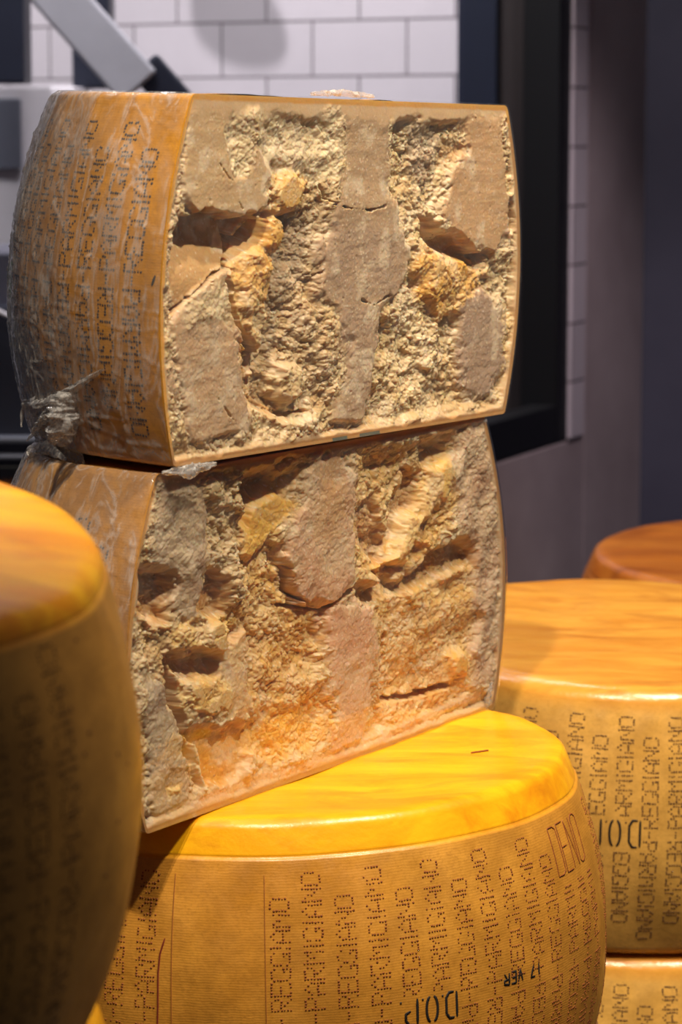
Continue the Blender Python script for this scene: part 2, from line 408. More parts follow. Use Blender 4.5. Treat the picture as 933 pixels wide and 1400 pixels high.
# dot-matrix letters, 7 rows high, 5 columns
GL = {'P': ["1111.", "1...1", "1...1", "1111.", "1....", "1....", "1...."],
 'A': ["..1..", ".1.1.", "1...1", "1...1", "11111", "1...1", "1...1"],
 'R': ["1111.", "1...1", "1...1", "1111.", "1.1..", "1..1.", "1...1"],
 'M': ["1...1", "11.11", "1.1.1", "1.1.1", "1...1", "1...1", "1...1"],
 'I': ["..1..", "..1..", "..1..", "..1..", "..1..", "..1..", "..1.."],
 'G': [".111.", "1...1", "1....", "1....", "1..11", "1...1", ".1111"],
 'N': ["1...1", "11..1", "1.1.1", "1.1.1", "1..11", "1...1", "1...1"],
 'O': [".111.", "1...1", "1...1", "1...1", "1...1", "1...1", ".111."],
 'E': ["11111", "1....", "1....", "1111.", "1....", "1....", "11111"],
 '-': [".....", ".....", ".....", ".111.", ".....", ".....", "....."]}
def surf_pt(side, ph, z, seed, off, full=True, a0=0, a1=0):
    r = side(z)+wob(ph, z, seed)*(1 if full else np.clip(np.minimum(ph-a0, a1-ph)/.15, 0, 1))+off
    return np.stack([r*np.cos(ph), r*np.sin(ph), z], -1)
def lettering(name, side, seed, cols, zc, pitch, height, dotr, mat, parent, half=False, keep=1., jitter=.00025, zmax=1, off=.00025, clear=()):
    """cols: list of (phi, kind) kind 0: PARMIGIANO up, REGGIANO down; 1: the other way"""
    rng = random.Random(seed*7+1); D = []
    for ph0, kind in cols:
        up, dn = ('PARMIGIANO', 'REGGIANO') if kind == 0 else ('REGGIANO', 'PARMIGIANO')
        r0 = float(side(np.array(zc)))
        def put(du, dv): # du: around (to the right), dv: up
            if rng.random() > keep: return
            z = zc+dv
            if z > zmax or z < .01: return
            pp = ph0+du/r0
            if any(a_ < pp < b_ and c_ < z < d_ for a_, b_, c_, d_ in clear): return
            D.append((ph0+(du+rng.uniform(-jitter, jitter))/r0, z+rng.uniform(-jitter, jitter)))
        for k in range(3): put(0, (k-1)*.0021)
        for word, sg in ((up, 1), (dn, -1)):
            pos = .0045
            for i, ch in enumerate(word):
                adv = pitch*{'I': .5, 'M': 1.15}.get(ch, 1.06); cu = pos+adv/2; pos += adv
                for r, row in enumerate(GL[ch]):
                    for c, q in enumerate(row):
                        if q != '1': continue
                        a = (c-2)*pitch*.2; b = (3-r)*height/6
                        # reading direction is up (sg=1): letter top points to -u
                        put(-b*sg, (cu+a)*sg)
    D = np.array(D); n = len(D); k = 6
    ang = np.arange(k)*2*math.pi/k
    rs = dotr*np.random.RandomState(seed).uniform(.75, 1.15, n)
    r0 = side(D[:, 1])
    PH = D[:, 0][:, None]+(rs[:, None]*np.cos(ang))/r0[:, None]; Z = D[:, 1][:, None]+rs[:, None]*np.sin(ang)
    kw = dict(full=not half, a0=0, a1=math.pi)
    ring = surf_pt(side, PH, Z, seed, off, **kw); cen = surf_pt(side, D[:, 0], D[:, 1], seed, off+.0001, **kw)
    ring0 = surf_pt(side, PH, Z, seed, -.0006, **kw)
    V = np.concatenate([cen[:, None], ring, ring0], 1).reshape(-1, 3)
    base = (np.arange(n)*(2*k+1))[:, None, None]
    i = np.arange(k); j = (i+1) % k
    T = (np.stack([0*i, 1+i, 1+j], -1)[None]+base).reshape(-1, 3)
    Q = (np.stack([1+i, 1+k+i, 1+k+j, 1+j], -1)[None]+base).reshape(-1, 4)
    return npmesh(name, V, [T, Q], mat, parent)
def strokes(name, side, seed, lines, ph0, z0, width, mat, parent, half=False, off=.0003):
    """lines: polylines in metres (u right, v up) on the side surface"""
    V, Fc = [], []
    kw = dict(full=not half, a0=0, a1=math.pi)
    r0 = float(side(np.array(z0)))
    for L in lines:
        L = np.array(L, float)
        # resample
        pts = [L[0]]
        for a, b in zip(L[:-1], L[1:]):
            m = max(1, int(np.hypot(*(b-a))/.0015))
            pts += [a+(b-a)*(t+1)/m for t in range(m)]
        pts = np.array(pts); d = np.gradient(pts, axis=0); d /= np.linalg.norm(d, axis=1)[:, None]+1e-12
        nn = np.stack([-d[:, 1], d[:, 0]], -1); wv = width/2*np.interp(np.arange(len(pts)), [0, 1.5, len(pts)-2.5, len(pts)-1], [.5, 1, 1, .5])[:, None]
        rows = [pts-nn*wv, pts-nn*wv*.8, pts+nn*wv*.8, pts+nn*wv]; offs = [-.0006, off, off, -.0006]
        k = len(V); m = len(pts)
        for q, of in zip(rows, offs):
            z = np.clip(z0+q[:, 1], .001, 1); V += list(surf_pt(side, ph0+q[:, 0]/r0, z, seed, of, **kw))
        for a in range(3):
            for i in range(m-1): Fc.append((k+a*m+i, k+a*m+i+1, k+(a+1)*m+i+1, k+(a+1)*m+i))
    return npmesh(name, np.array(V), np.array(Fc)[:, ::-1], mat, parent)
def ink(name, c, rough=.7):
    return plain(name, c, rough, 0, .25, 200)
m_ink_dark = ink('ink_dark_brown', (52, 30, 14)); m_ink_red = ink('ink_red_brown', (134, 70, 20)); m_ink_black = ink('ink_black', (26, 20, 18))
m_ink_brn = ink('ink_brown', (88, 54, 24)); m_ink_line = ink('seam_brown', (150, 90, 30))
def oval(cx, cy, w_, h_, gap=True, squ=.75):
    out = []
    for s in (-1, 1):
        pts = []
        for a in np.linspace(-math.pi/2+.22, math.pi/2-.22, 14):
            pts.append((cx+s*w_/2*abs(math.cos(a))**squ, cy+h_/2*math.sin(a)))
        out.append(pts)
    return out
def dop_lines(h=.019, w_=.0085, sp=.0145):
    """D.O.P. stencil turned upside down: reads d O (D mirrored) from left to right"""
    L = []
    # rightmost: D rotated 180: straight side at right, curve at left
    x = sp
    L.append([(x+w_/2, -h/2), (x+w_/2, h/2)]); L.append([(x+w_/2-.002, h/2), (x-w_*.2, h/2), (x-w_/2, h*.3), (x-w_/2, -h*.3), (x-w_*.2, -h/2), (x+w_/2-.002, -h/2)])
    L += oval(0, 0, w_, h)
    x = -sp
    L.append([(x+w_/2, -h/2), (x+w_/2, h/2)]); L.append([(x+w_/2-.002, -h/2), (x-w_*.2, -h/2), (x-w_/2, -h*.3), (x-w_/2, -h*.05), (x-w_*.1, h*.05)])
    for x in (sp*.5, -sp*.5, -sp*1.55): L.append([(x, h*.42), (x+.0012, h*.42)])
    return L

# ------------------------------------------------------------------ whole wheels
def wheel(name, c, tilt, label, mat, seed, profkw, group='whole cheese wheels'):
    H = .22; side, prof = mkprof(H, **profkw)
    o = empty(name, Vector(c)+Vector((0, 0, CZ))-rot(*tilt) @ Vector((0, 0, H)), rot(*tilt), label, 'cheese', group)
    revolve('rind', prof, H, mat, o, seed)
    return o, side
PK = dict(rt=.2005, rb=.2122, mid=.2285)
D2 = math.radians
mB = rind_material('rind_amber', (222, 160, 64), (200, 134, 44), (252, 188, 22), (240, 162, 14), (214, 126, 12), .22-.0225, .36)
B, sB = wheel('cheese_wheel', (-.0467, 1.8883, -.4253), (0, -.0178), 'whole amber cheese wheel carrying the stack of two cut halves', mB, 1, dict(PK, groove=.0018, lid_in=.0012))
cols = [(D2(-88+5.27*i), 1-(i % 2)) for i in range(0, 34)]
cols = [c for c in cols if not (D2(-30.5) < c[0] < D2(-14))]
cols += [(D2(-109.8-5.3*i), i % 2) for i in range(6)]
lettering('dotted_lettering', sB, 1, cols, .100, .0089, .0118, .0007, m_ink_red, B, keep=.93, clear=[(D2(-70), D2(-58), .086, .109)])
lettering('dotted_lettering', sB, 1, [(D2(-29.6), 0), (D2(-24.2), 1), (D2(-18.9), 0)], .100, .0089, .0118, .0007, m_ink_red, B, keep=.93, zmax=.15)
strokes('stamped_initials', sB, 1, dop_lines(.0165, .008, .0145), D2(-63.6), .0975, .0021, m_ink_black, B)
strokes('seam_line', sB, 1, [[(0, -.08), (0, .088)]], D2(-90.4), .1, .0007, m_ink_line, B)
strokes('seam_line', sB, 1, [[(0, -.08), (0, .088)]], D2(-105.4), .1, .0007, m_ink_line, B)
strokes('scratch', sB, 1, [[(.004, .022), (.001, .012), (0, 0), (0, -.02), (-.001, -.05)]], D2(-107.6), .127, .0013, ink('scratch_red', (120, 40, 18)), B)
tm = boxes('nick', [((-.007, -.0006, .2195), (.007, .0006, .2206))], m_ink_red, B, .0004); tm.location = (.142, -.022, 0); tm.rotation_euler = (0, 0, .5)
# outlined upright letters D E N O near the right rim
def outl():
    h = .031; w_ = .0105; L = []
    def T(P, k): return [(x+k*.0132, y) for x, y in P]
    L.append(T([(0, 0), (0, h), (w_*.7, h), (w_, h*.93), (w_, h*.07), (w_*.7, 0), (0, 0)], 0))
    L.append(T([(w_, h), (0, h), (0, 0), (w_, 0)], 1)); L.append(T([(0, h*.52), (w_*.8, h*.52)], 1))
    L.append(T([(0, 0), (0, h), (w_*.9, 0), (w_*.9, h)], 2))
    L.append(T([(0, h*.07), (0, h*.93), (w_*.3, h), (w_*.7, h), (w_, h*.93), (w_, h*.07), (w_*.7, 0), (w_*.3, 0), (0, h*.07)], 3))
    return L
strokes('stamped_outline_letters', sB, 1, outl(), D2(-32), .157, .0011, m_ink_red, B)
# small date stamp, upside down
def txt_lines(word, hh, ww, sp):
    S = {'V': [[(0, 1), (.5, 0), (1, 1)]], 'E': [[(1, 1), (0, 1), (0, 0), (1, 0)], [(0, .5), (.8, .5)]], 'R': [[(0, 0), (0, 1), (1, .9), (1, .6), (0, .5)], [(.4, .5), (1, 0)]],
         '1': [[(.5, 0), (.5, 1)]], '7': [[(0, 1), (1, 1), (.3, 0)]], ' ': []}
    L = []
    for i, ch in enumerate(word):
        for P in S[ch]: L.append([(-(x*ww+i*sp), -(y*hh)) for x, y in P])
    return L
strokes('date_stamp', sB, 1, txt_lines('17 VER', .0075, .0042, .0062), D2(-40.2), .1085, .0016, m_ink_black, B)

mR = rind_material('rind_gold', (230, 180, 92), (212, 158, 72), (228, 164, 62), (208, 136, 44), (164, 88, 24), .22-.014, .3, .9, 1., .006)
R1, sR = wheel('cheese_wheel', (.25, 2.3611, -.4263), (.0613, .0182), 'whole gold cheese wheel behind right with dark initials on its side', mR, 2, dict(PK, groove=0, shoulder=.011))
lettering('dotted_lettering', sR, 2, [(D2(-85.8+5.3*i), (i % 2)) for i in range(-18, 22)], .108, .0091, .0120, .0008, m_ink_brn, R1, keep=.95, clear=[(D2(-104.5), D2(-92.5), .095, .122)])
strokes('stamped_initials', sR, 2, dop_lines(.0215, .0085, .0155), D2(-97.9), .1085, .0022, m_ink_black, R1)
offR = rot(.0613, .0182) @ Vector((0, 0, -.221))
R0, sR0 = wheel('cheese_wheel', tuple(Vector((.25, 2.3611, -.4263))+offR+Vector((.012, -.012, 0))), (.0613, .0182), 'whole cheese wheel at lower right, underneath the gold wheel', mR, 3, dict(PK, groove=0, shoulder=.011))
lettering('dotted_lettering', sR0, 3, [(D2(-83.+5.3*i), (i+1) % 2) for i in range(-18, 22)], .108, .0091, .0120, .0008, m_ink_brn, R0, keep=.95)
m2 = rind_material('rind_brown_orange', (205, 120, 40), (180, 98, 28), (206, 122, 36), (176, 92, 22), (130, 60, 16), .22-.02, .42)
R2, s2 = wheel('cheese_wheel', (.4767, 2.95, -.4517), (.06, .02), 'brown-orange cheese wheel farthest back at the right edge', m2, 4, dict(PK, groove=.001, shoulder=.008))
R2b, s2b = wheel('cheese_wheel', tuple(Vector((.4767, 2.95, -.4517))+rot(.06, .02) @ Vector((0, 0, -.221))), (.06, .02), 'cheese wheel hidden underneath the farthest back brown-orange wheel', m2, 5, dict(PK, groove=.001, shoulder=.008))
mL = rind_material('rind_ochre', (216, 160, 76), (192, 134, 56), (250, 186, 40), (232, 148, 26), (176, 92, 20), .22-.0105, .42, .8, .8)
Lw, sL = wheel('cheese_wheel', (-.3054, 1.1949, -.1665), (.0944, .103), 'large blurred cheese wheel in the left foreground with bright yellow top', mL, 6, dict(PK, groove=.0012, shoulder=.006, lid=.010, lid_in=.0005))
lettering('dotted_lettering', sL, 6, [(D2(-24.5-6*i), i % 2) for i in range(0, 16)], .112, .0094, .0135, .0007, ink('ink_faded', (84, 54, 24)), Lw, keep=.9)
sp = []
for px_, z_, r_ in ((-20.5, .165, .0018), (-22.5, .158, .0013), (-12.5, .148, .0014), (-14, .12, .0013), (-17.5, .10, .0016), (-24, .178, .0013), (-19, .202, .0012), (-9, .14, .001)):
    a = math.radians(px_)*.21; sp.append([(a-r_/2, z_-.11), (a, z_-.11+r_/2), (a+r_/2, z_-.11)])
m_blem = ink('blemish_brown', (92, 48, 14))
for q in sp: strokes('blemish', sL, 6, [q], 0, .11, .0026, m_blem, Lw)
offL = rot(.0944, .103) @ Vector((0, 0, -.221))
L0, sL0 = wheel('cheese_wheel', tuple(Vector((-.3054, 1.1949, -.1665))+offL+Vector((.014, .01, 0))), (.0944, .103), 'cheese wheel at bottom left, its rim just showing underneath the large foreground wheel', mB, 7, dict(PK, groove=.001))
# ------------------------------------------------------------------ cut halves
def homography(src, dst):
    A = []
    for (x, y), (u, v) in zip(src, dst):
        A.append([x, y, 1, 0, 0, 0, -u*x, -u*y, -u]); A.append([0, 0, 0, x, y, 1, -v*x, -v*y, -v])
    return np.linalg.svd(np.array(A, float))[2][-1].reshape(3, 3)
C_cream = (212, 184, 140); C_yel = (226, 176, 92); C_taupe = (196, 164, 126); C_pur = (184, 156, 132); C_gray = (166, 142, 120); C_white = (230, 210, 174); C_or = (226, 160, 64); C_brn = (196, 144, 76)
mm = .001
# each: kind, shape, dict(h=depth mm or function(X,Y), amp=crumb 0..1, c=colour, soft=px, warp=px, add=bool)
F1 = [
 ('poly', [(345, 150), (475, 155), (468, 240), (430, 262), (395, 245), (365, 240)], dict(h=lambda X, Y: -3-3*sstep(215, 250, Y), amp=.55, c=C_white, soft=10)),
 ('poly', [(540, 165), (645, 155), (645, 205), (610, 240), (600, 310), (590, 345), (690, 400), (690, 530), (640, 570), (500, 605), (505, 480), (530, 425), (565, 380), (552, 300), (538, 250)], dict(h=-6, amp=1, c=C_cream, soft=10)),
 ('poly', [(380, 300), (445, 275), (455, 350), (430, 420), (465, 460), (455, 560), (395, 575), (352, 560), (368, 480), (372, 430), (385, 370)], dict(h=lambda X, Y: -14+11*sstep(370, 455, X)-3*sstep(500, 560, Y), amp=1, c=(196, 164, 120), soft=9)),
 ('poly', [(388, 300), (430, 290), (440, 350), (420, 390), (385, 440), (372, 430), (385, 370)], dict(amp=.8, c=C_gray, soft=16, a=.6)),
 ('poly', [(262, 148), (345, 148), (350, 205), (372, 245), (372, 292), (335, 304), (300, 296), (270, 300), (254, 285), (250, 225)], dict(h=lambda X, Y: -.5+1.5*sstep(200, 290, Y), amp=.05, c=(210, 178, 136), soft=4)),
 ('poly', [(318, 140), (345, 140), (348, 190), (335, 240), (322, 240), (320, 190)], dict(h=-3, amp=.6, c=C_white, soft=6)),
 ('poly', [(250, 300), (285, 296), (335, 303), (372, 296), (375, 325), (350, 345), (330, 362), (300, 372), (262, 410), (240, 430), (236, 380), (244, 330)], dict(h=lambda X, Y: -21+17*sstep(298, 395, Y)-6*sstep(320, 370, X), amp=.1, c=(206, 164, 112), soft=4)),
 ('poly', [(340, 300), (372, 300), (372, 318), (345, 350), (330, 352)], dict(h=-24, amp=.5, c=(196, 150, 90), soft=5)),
 ('poly', [(243, 452), (262, 418), (318, 374), (330, 420), (340, 470), (362, 520), (352, 565), (330, 600), (262, 615), (248, 560), (238, 500)], dict(h=lambda X, Y: -1.5-3*sstep(335, 362, X)+1.*sstep(370, 420, Y), amp=.14, c=(206, 172, 136), soft=4)),
 ('poly', [(262, 425), (318, 385), (328, 420), (322, 445), (290, 440), (262, 450)], dict(amp=.5, c=C_cream, soft=8, a=.8)),
 ('poly', [(330, 470), (362, 480), (368, 560), (345, 560)], dict(h=-12, amp=.7, c=C_gray, soft=8)),
 ('poly', [(472, 150), (530, 155), (538, 215), (540, 285), (562, 345), (560, 380), (530, 418), (520, 430), (514, 490), (506, 560), (500, 606), (452, 606), (462, 545), (482, 470), (462, 425), (438, 400), (445, 335), (462, 290), (470, 240)], dict(h=lambda X, Y: 0-1.2*sstep(150, 190, Y)*sstep(290, 250, Y), amp=.07, c=(192, 162, 128), soft=6)),
 ('poly', [(440, 300), (560, 330), (540, 400), (450, 400)], dict(amp=.16, c=C_pur, soft=25, a=.7)),
 ('poly', [(465, 420), (515, 430), (505, 530), (480, 560)], dict(amp=.2, c=C_pur, soft=15, a=.7)),
 ('poly', [(638, 158), (690, 160), (702, 250), (706, 320), (680, 350), (655, 345), (628, 318), (612, 295), (616, 250), (640, 205)], dict(h=lambda X, Y: .5-2*sstep(690, 640, X), amp=.07, c=(208, 170, 128), soft=5)),
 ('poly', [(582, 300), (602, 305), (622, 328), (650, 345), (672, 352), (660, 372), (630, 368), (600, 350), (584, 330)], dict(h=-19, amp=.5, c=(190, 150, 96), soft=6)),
 ('poly', [(590, 345), (640, 362), (668, 378), (650, 420), (610, 440), (580, 420), (575, 370)], dict(h=-1, amp=.7, c=C_yel, soft=8)),
 ('poly', [(640, 425), (662, 398), (692, 425), (698, 500), (675, 540), (648, 552), (632, 500)], dict(h=-2, amp=.12, c=C_pur, soft=7)),
 ('poly', [(560, 175), (600, 165), (606, 215), (590, 245), (572, 240)], dict(h=-5, amp=.7, c=C_gray, soft=10)),
 ('poly', [(612, 200), (640, 205), (625, 222), (610, 222)], dict(h=-6, amp=.5, c=C_brn, soft=5)),
 ('poly', [(376, 250), (398, 244), (424, 256), (418, 285), (398, 302), (378, 296), (370, 272)], dict(h=1, amp=.7, c=C_yel, soft=5, dome=6)),
 ('poly', [(366, 300), (392, 303), (400, 330), (385, 350), (358, 345)], dict(h=-1, amp=.6, c=C_yel, soft=6, dome=3)),
 ('poly', [(335, 345), (358, 338), (372, 350), (378, 380), (374, 412), (360, 428), (352, 440), (354, 466), (344, 470), (338, 448), (328, 425), (326, 388)], dict(h=0, amp=.7, c=(232, 184, 110), soft=5, dome=5)),
 ('poly', [(392, 505), (420, 510), (425, 545), (405, 560), (388, 545)], dict(h=-3, amp=.6, c=C_cream, soft=6, dome=5)),
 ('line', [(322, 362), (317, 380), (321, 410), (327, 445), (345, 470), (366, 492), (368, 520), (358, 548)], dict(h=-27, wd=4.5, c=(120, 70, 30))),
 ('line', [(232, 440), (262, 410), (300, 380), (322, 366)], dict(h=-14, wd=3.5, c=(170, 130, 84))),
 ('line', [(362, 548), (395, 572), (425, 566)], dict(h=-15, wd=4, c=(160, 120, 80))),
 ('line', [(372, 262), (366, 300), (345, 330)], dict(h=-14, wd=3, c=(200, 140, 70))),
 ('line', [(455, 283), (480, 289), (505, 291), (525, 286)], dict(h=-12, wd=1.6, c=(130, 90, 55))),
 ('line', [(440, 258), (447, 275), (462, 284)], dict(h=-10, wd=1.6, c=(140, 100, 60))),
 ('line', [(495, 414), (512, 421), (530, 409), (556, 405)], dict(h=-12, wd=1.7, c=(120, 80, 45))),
 ('line', [(300, 228), (312, 248), (326, 258)], dict(h=-5, wd=1.3, c=(160, 128, 90))),
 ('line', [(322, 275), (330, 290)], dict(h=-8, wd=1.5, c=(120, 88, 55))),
 ('line', [(300, 548), (318, 575), (330, 582)], dict(h=-7, wd=1.5, c=(140, 108, 74))),
 ('line', [(255, 170), (248, 230), (240, 300), (232, 380), (236, 470), (250, 560)], dict(h=-3, wd=7, c=(206, 176, 140), amp=.8)),
 ('line', [(694, 210), (702, 300), (704, 400), (700, 500)], dict(h=-4, wd=6, c=(214, 184, 136), amp=.9)),
 ('line', [(255, 618), (340, 600), (440, 590), (560, 585), (680, 560)], dict(h=-3, wd=12, c=(206, 176, 134), amp=.9)),
]
F2 = [
 ('poly', [(330, 640), (430, 640), (400, 720), (410, 800), (460, 830), (460, 960), (340, 960), (300, 860), (330, 760)], dict(h=lambda X, Y: -9-2*np.sin(Y/17.), amp=.85, c=(222, 178, 104), soft=12, st=1)),
 ('poly', [(222, 655), (278, 648), (292, 700), (290, 760), (284, 805), (270, 850), (240, 835), (220, 790), (214, 700)], dict(h=lambda X, Y: 0-2*sstep(740, 840, Y), amp=.38, c=C_pur, soft=7)),
 ('poly', [(282, 648), (345, 640), (352, 690), (338, 760), (345, 820), (322, 850), (300, 830), (292, 760), (292, 700)], dict(h=-3.5, amp=1.1, c=C_cream, soft=8)),
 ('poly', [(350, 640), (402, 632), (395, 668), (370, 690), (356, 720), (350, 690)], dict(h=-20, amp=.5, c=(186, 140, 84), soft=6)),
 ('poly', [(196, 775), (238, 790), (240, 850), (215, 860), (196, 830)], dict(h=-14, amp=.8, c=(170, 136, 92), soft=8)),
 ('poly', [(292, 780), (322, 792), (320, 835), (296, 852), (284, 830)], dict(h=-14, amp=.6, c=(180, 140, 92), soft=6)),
 ('poly', [(365, 690), (400, 678), (418, 688), (395, 730), (360, 765), (342, 760)], dict(h=-5, amp=.3, c=(240, 190, 92), soft=7)),
 ('poly', [(500, 625), (640, 600), (640, 690), (600, 760), (560, 790), (505, 800), (492, 740), (500, 690)], dict(h=-6, amp=1, c=(222, 180, 108), soft=9)),
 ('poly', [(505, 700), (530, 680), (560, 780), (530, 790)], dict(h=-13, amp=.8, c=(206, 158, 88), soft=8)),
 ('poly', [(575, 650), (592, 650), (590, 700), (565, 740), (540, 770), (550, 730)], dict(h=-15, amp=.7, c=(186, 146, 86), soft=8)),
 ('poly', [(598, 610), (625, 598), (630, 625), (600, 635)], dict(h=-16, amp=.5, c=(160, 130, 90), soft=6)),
 ('poly', [(596, 645), (636, 625), (628, 670), (604, 710), (580, 735), (566, 768), (530, 780), (560, 735), (590, 690)], dict(h=0, amp=.45, c=(240, 196, 104), soft=6, dome=3)),
 ('poly', [(420, 640), (472, 618), (500, 650), (500, 690), (492, 740), (496, 790), (465, 822), (425, 824), (402, 785), (404, 725), (424, 690)], dict(h=0, amp=.3, c=(216, 176, 142), soft=6)),
 ('poly', [(440, 640), (475, 625), (480, 700), (460, 740), (440, 740)], dict(amp=.14, c=(206, 166, 116), soft=14, a=.7)),
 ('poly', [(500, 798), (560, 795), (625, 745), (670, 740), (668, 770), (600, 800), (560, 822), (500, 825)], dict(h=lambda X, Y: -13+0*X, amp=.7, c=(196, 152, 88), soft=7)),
 ('poly', [(530, 815), (600, 805), (660, 770), (676, 830), (650, 930), (600, 960), (540, 960), (528, 890)], dict(h=-6, amp=.7, c=(224, 182, 112), soft=9)),
 ('poly', [(465, 838), (498, 815), (522, 838), (528, 880), (518, 950), (508, 1010), (498, 1035), (462, 1040), (458, 960), (456, 880)], dict(h=0, amp=.26, c=(214, 172, 138), soft=6)),
 ('poly', [(632, 600), (668, 578), (692, 700), (690, 850), (678, 935), (652, 935), (662, 830), (660, 760), (640, 700)], dict(h=lambda X, Y: -.5+1.*np.sin(X/5.+Y/17.), amp=.45, c=(200, 166, 138), soft=8)),
 ('poly', [(232, 860), (300, 845), (330, 850), (322, 875), (328, 890), (290, 895), (240, 892)], dict(h=-1, amp=1., c=(232, 192, 118), soft=7, dome=3)),
 ('poly', [(200, 850), (238, 860), (236, 930), (204, 925)], dict(h=-6, amp=1.1, c=(204, 170, 120), soft=7)),
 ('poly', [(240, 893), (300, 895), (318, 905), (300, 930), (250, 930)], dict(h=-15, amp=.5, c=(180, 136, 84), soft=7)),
 ('poly', [(240, 935), (300, 925), (335, 935), (330, 970), (290, 985), (250, 970)], dict(h=-1.5, amp=1., c=(236, 196, 120), soft=7, dome=3)),
 ('poly', [(262, 1000), (345, 980), (358, 1005), (345, 1050), (305, 1082), (278, 1072)], dict(h=-8, amp=.25, c=(222, 160, 72), soft=7)),
 ('poly', [(315, 870), (345, 865), (352, 960), (345, 990), (322, 985)], dict(h=-2, amp=.25, c=(226, 184, 124), soft=8)),
 ('poly', [(205, 935), (228, 940), (246, 1000), (268, 1070), (272, 1108), (206, 1130)], dict(h=-1, amp=.3, c=C_gray, soft=6)),
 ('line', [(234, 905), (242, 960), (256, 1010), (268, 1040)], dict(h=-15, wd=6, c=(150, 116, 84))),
 ('line', [(270, 1020), (278, 1060), (285, 1080)], dict(h=-1, wd=4, c=C_white)),
 ('poly', [(226, 1078), (250, 1074), (254, 1088), (232, 1092)], dict(h=2, amp=.5, c=(236, 200, 130), soft=4, dome=4)),
 ('poly', [(622, 896), (645, 892), (650, 925), (628, 930)], dict(h=0, amp=.6, c=(240, 192, 100), soft=5, dome=4)),
 ('poly', [(360, 960), (458, 955), (455, 1010), (380, 1040), (345, 1030)], dict(h=-6, amp=.8, c=(236, 186, 96), soft=9)),
 ('poly', [(530, 960), (640, 925), (650, 945), (560, 1000), (505, 1015)], dict(h=-5, amp=.8, c=(232, 186, 108), soft=8)),
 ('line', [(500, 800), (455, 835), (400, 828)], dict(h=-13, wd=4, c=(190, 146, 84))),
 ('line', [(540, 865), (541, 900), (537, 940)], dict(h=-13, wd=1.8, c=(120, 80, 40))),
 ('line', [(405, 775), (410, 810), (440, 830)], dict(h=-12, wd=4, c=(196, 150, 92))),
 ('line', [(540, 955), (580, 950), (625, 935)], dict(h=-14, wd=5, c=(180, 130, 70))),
 ('line', [(215, 1125), (330, 1075), (470, 1030), (660, 950)], dict(h=-2, wd=9, c=(222, 184, 140), amp=.35)),
]
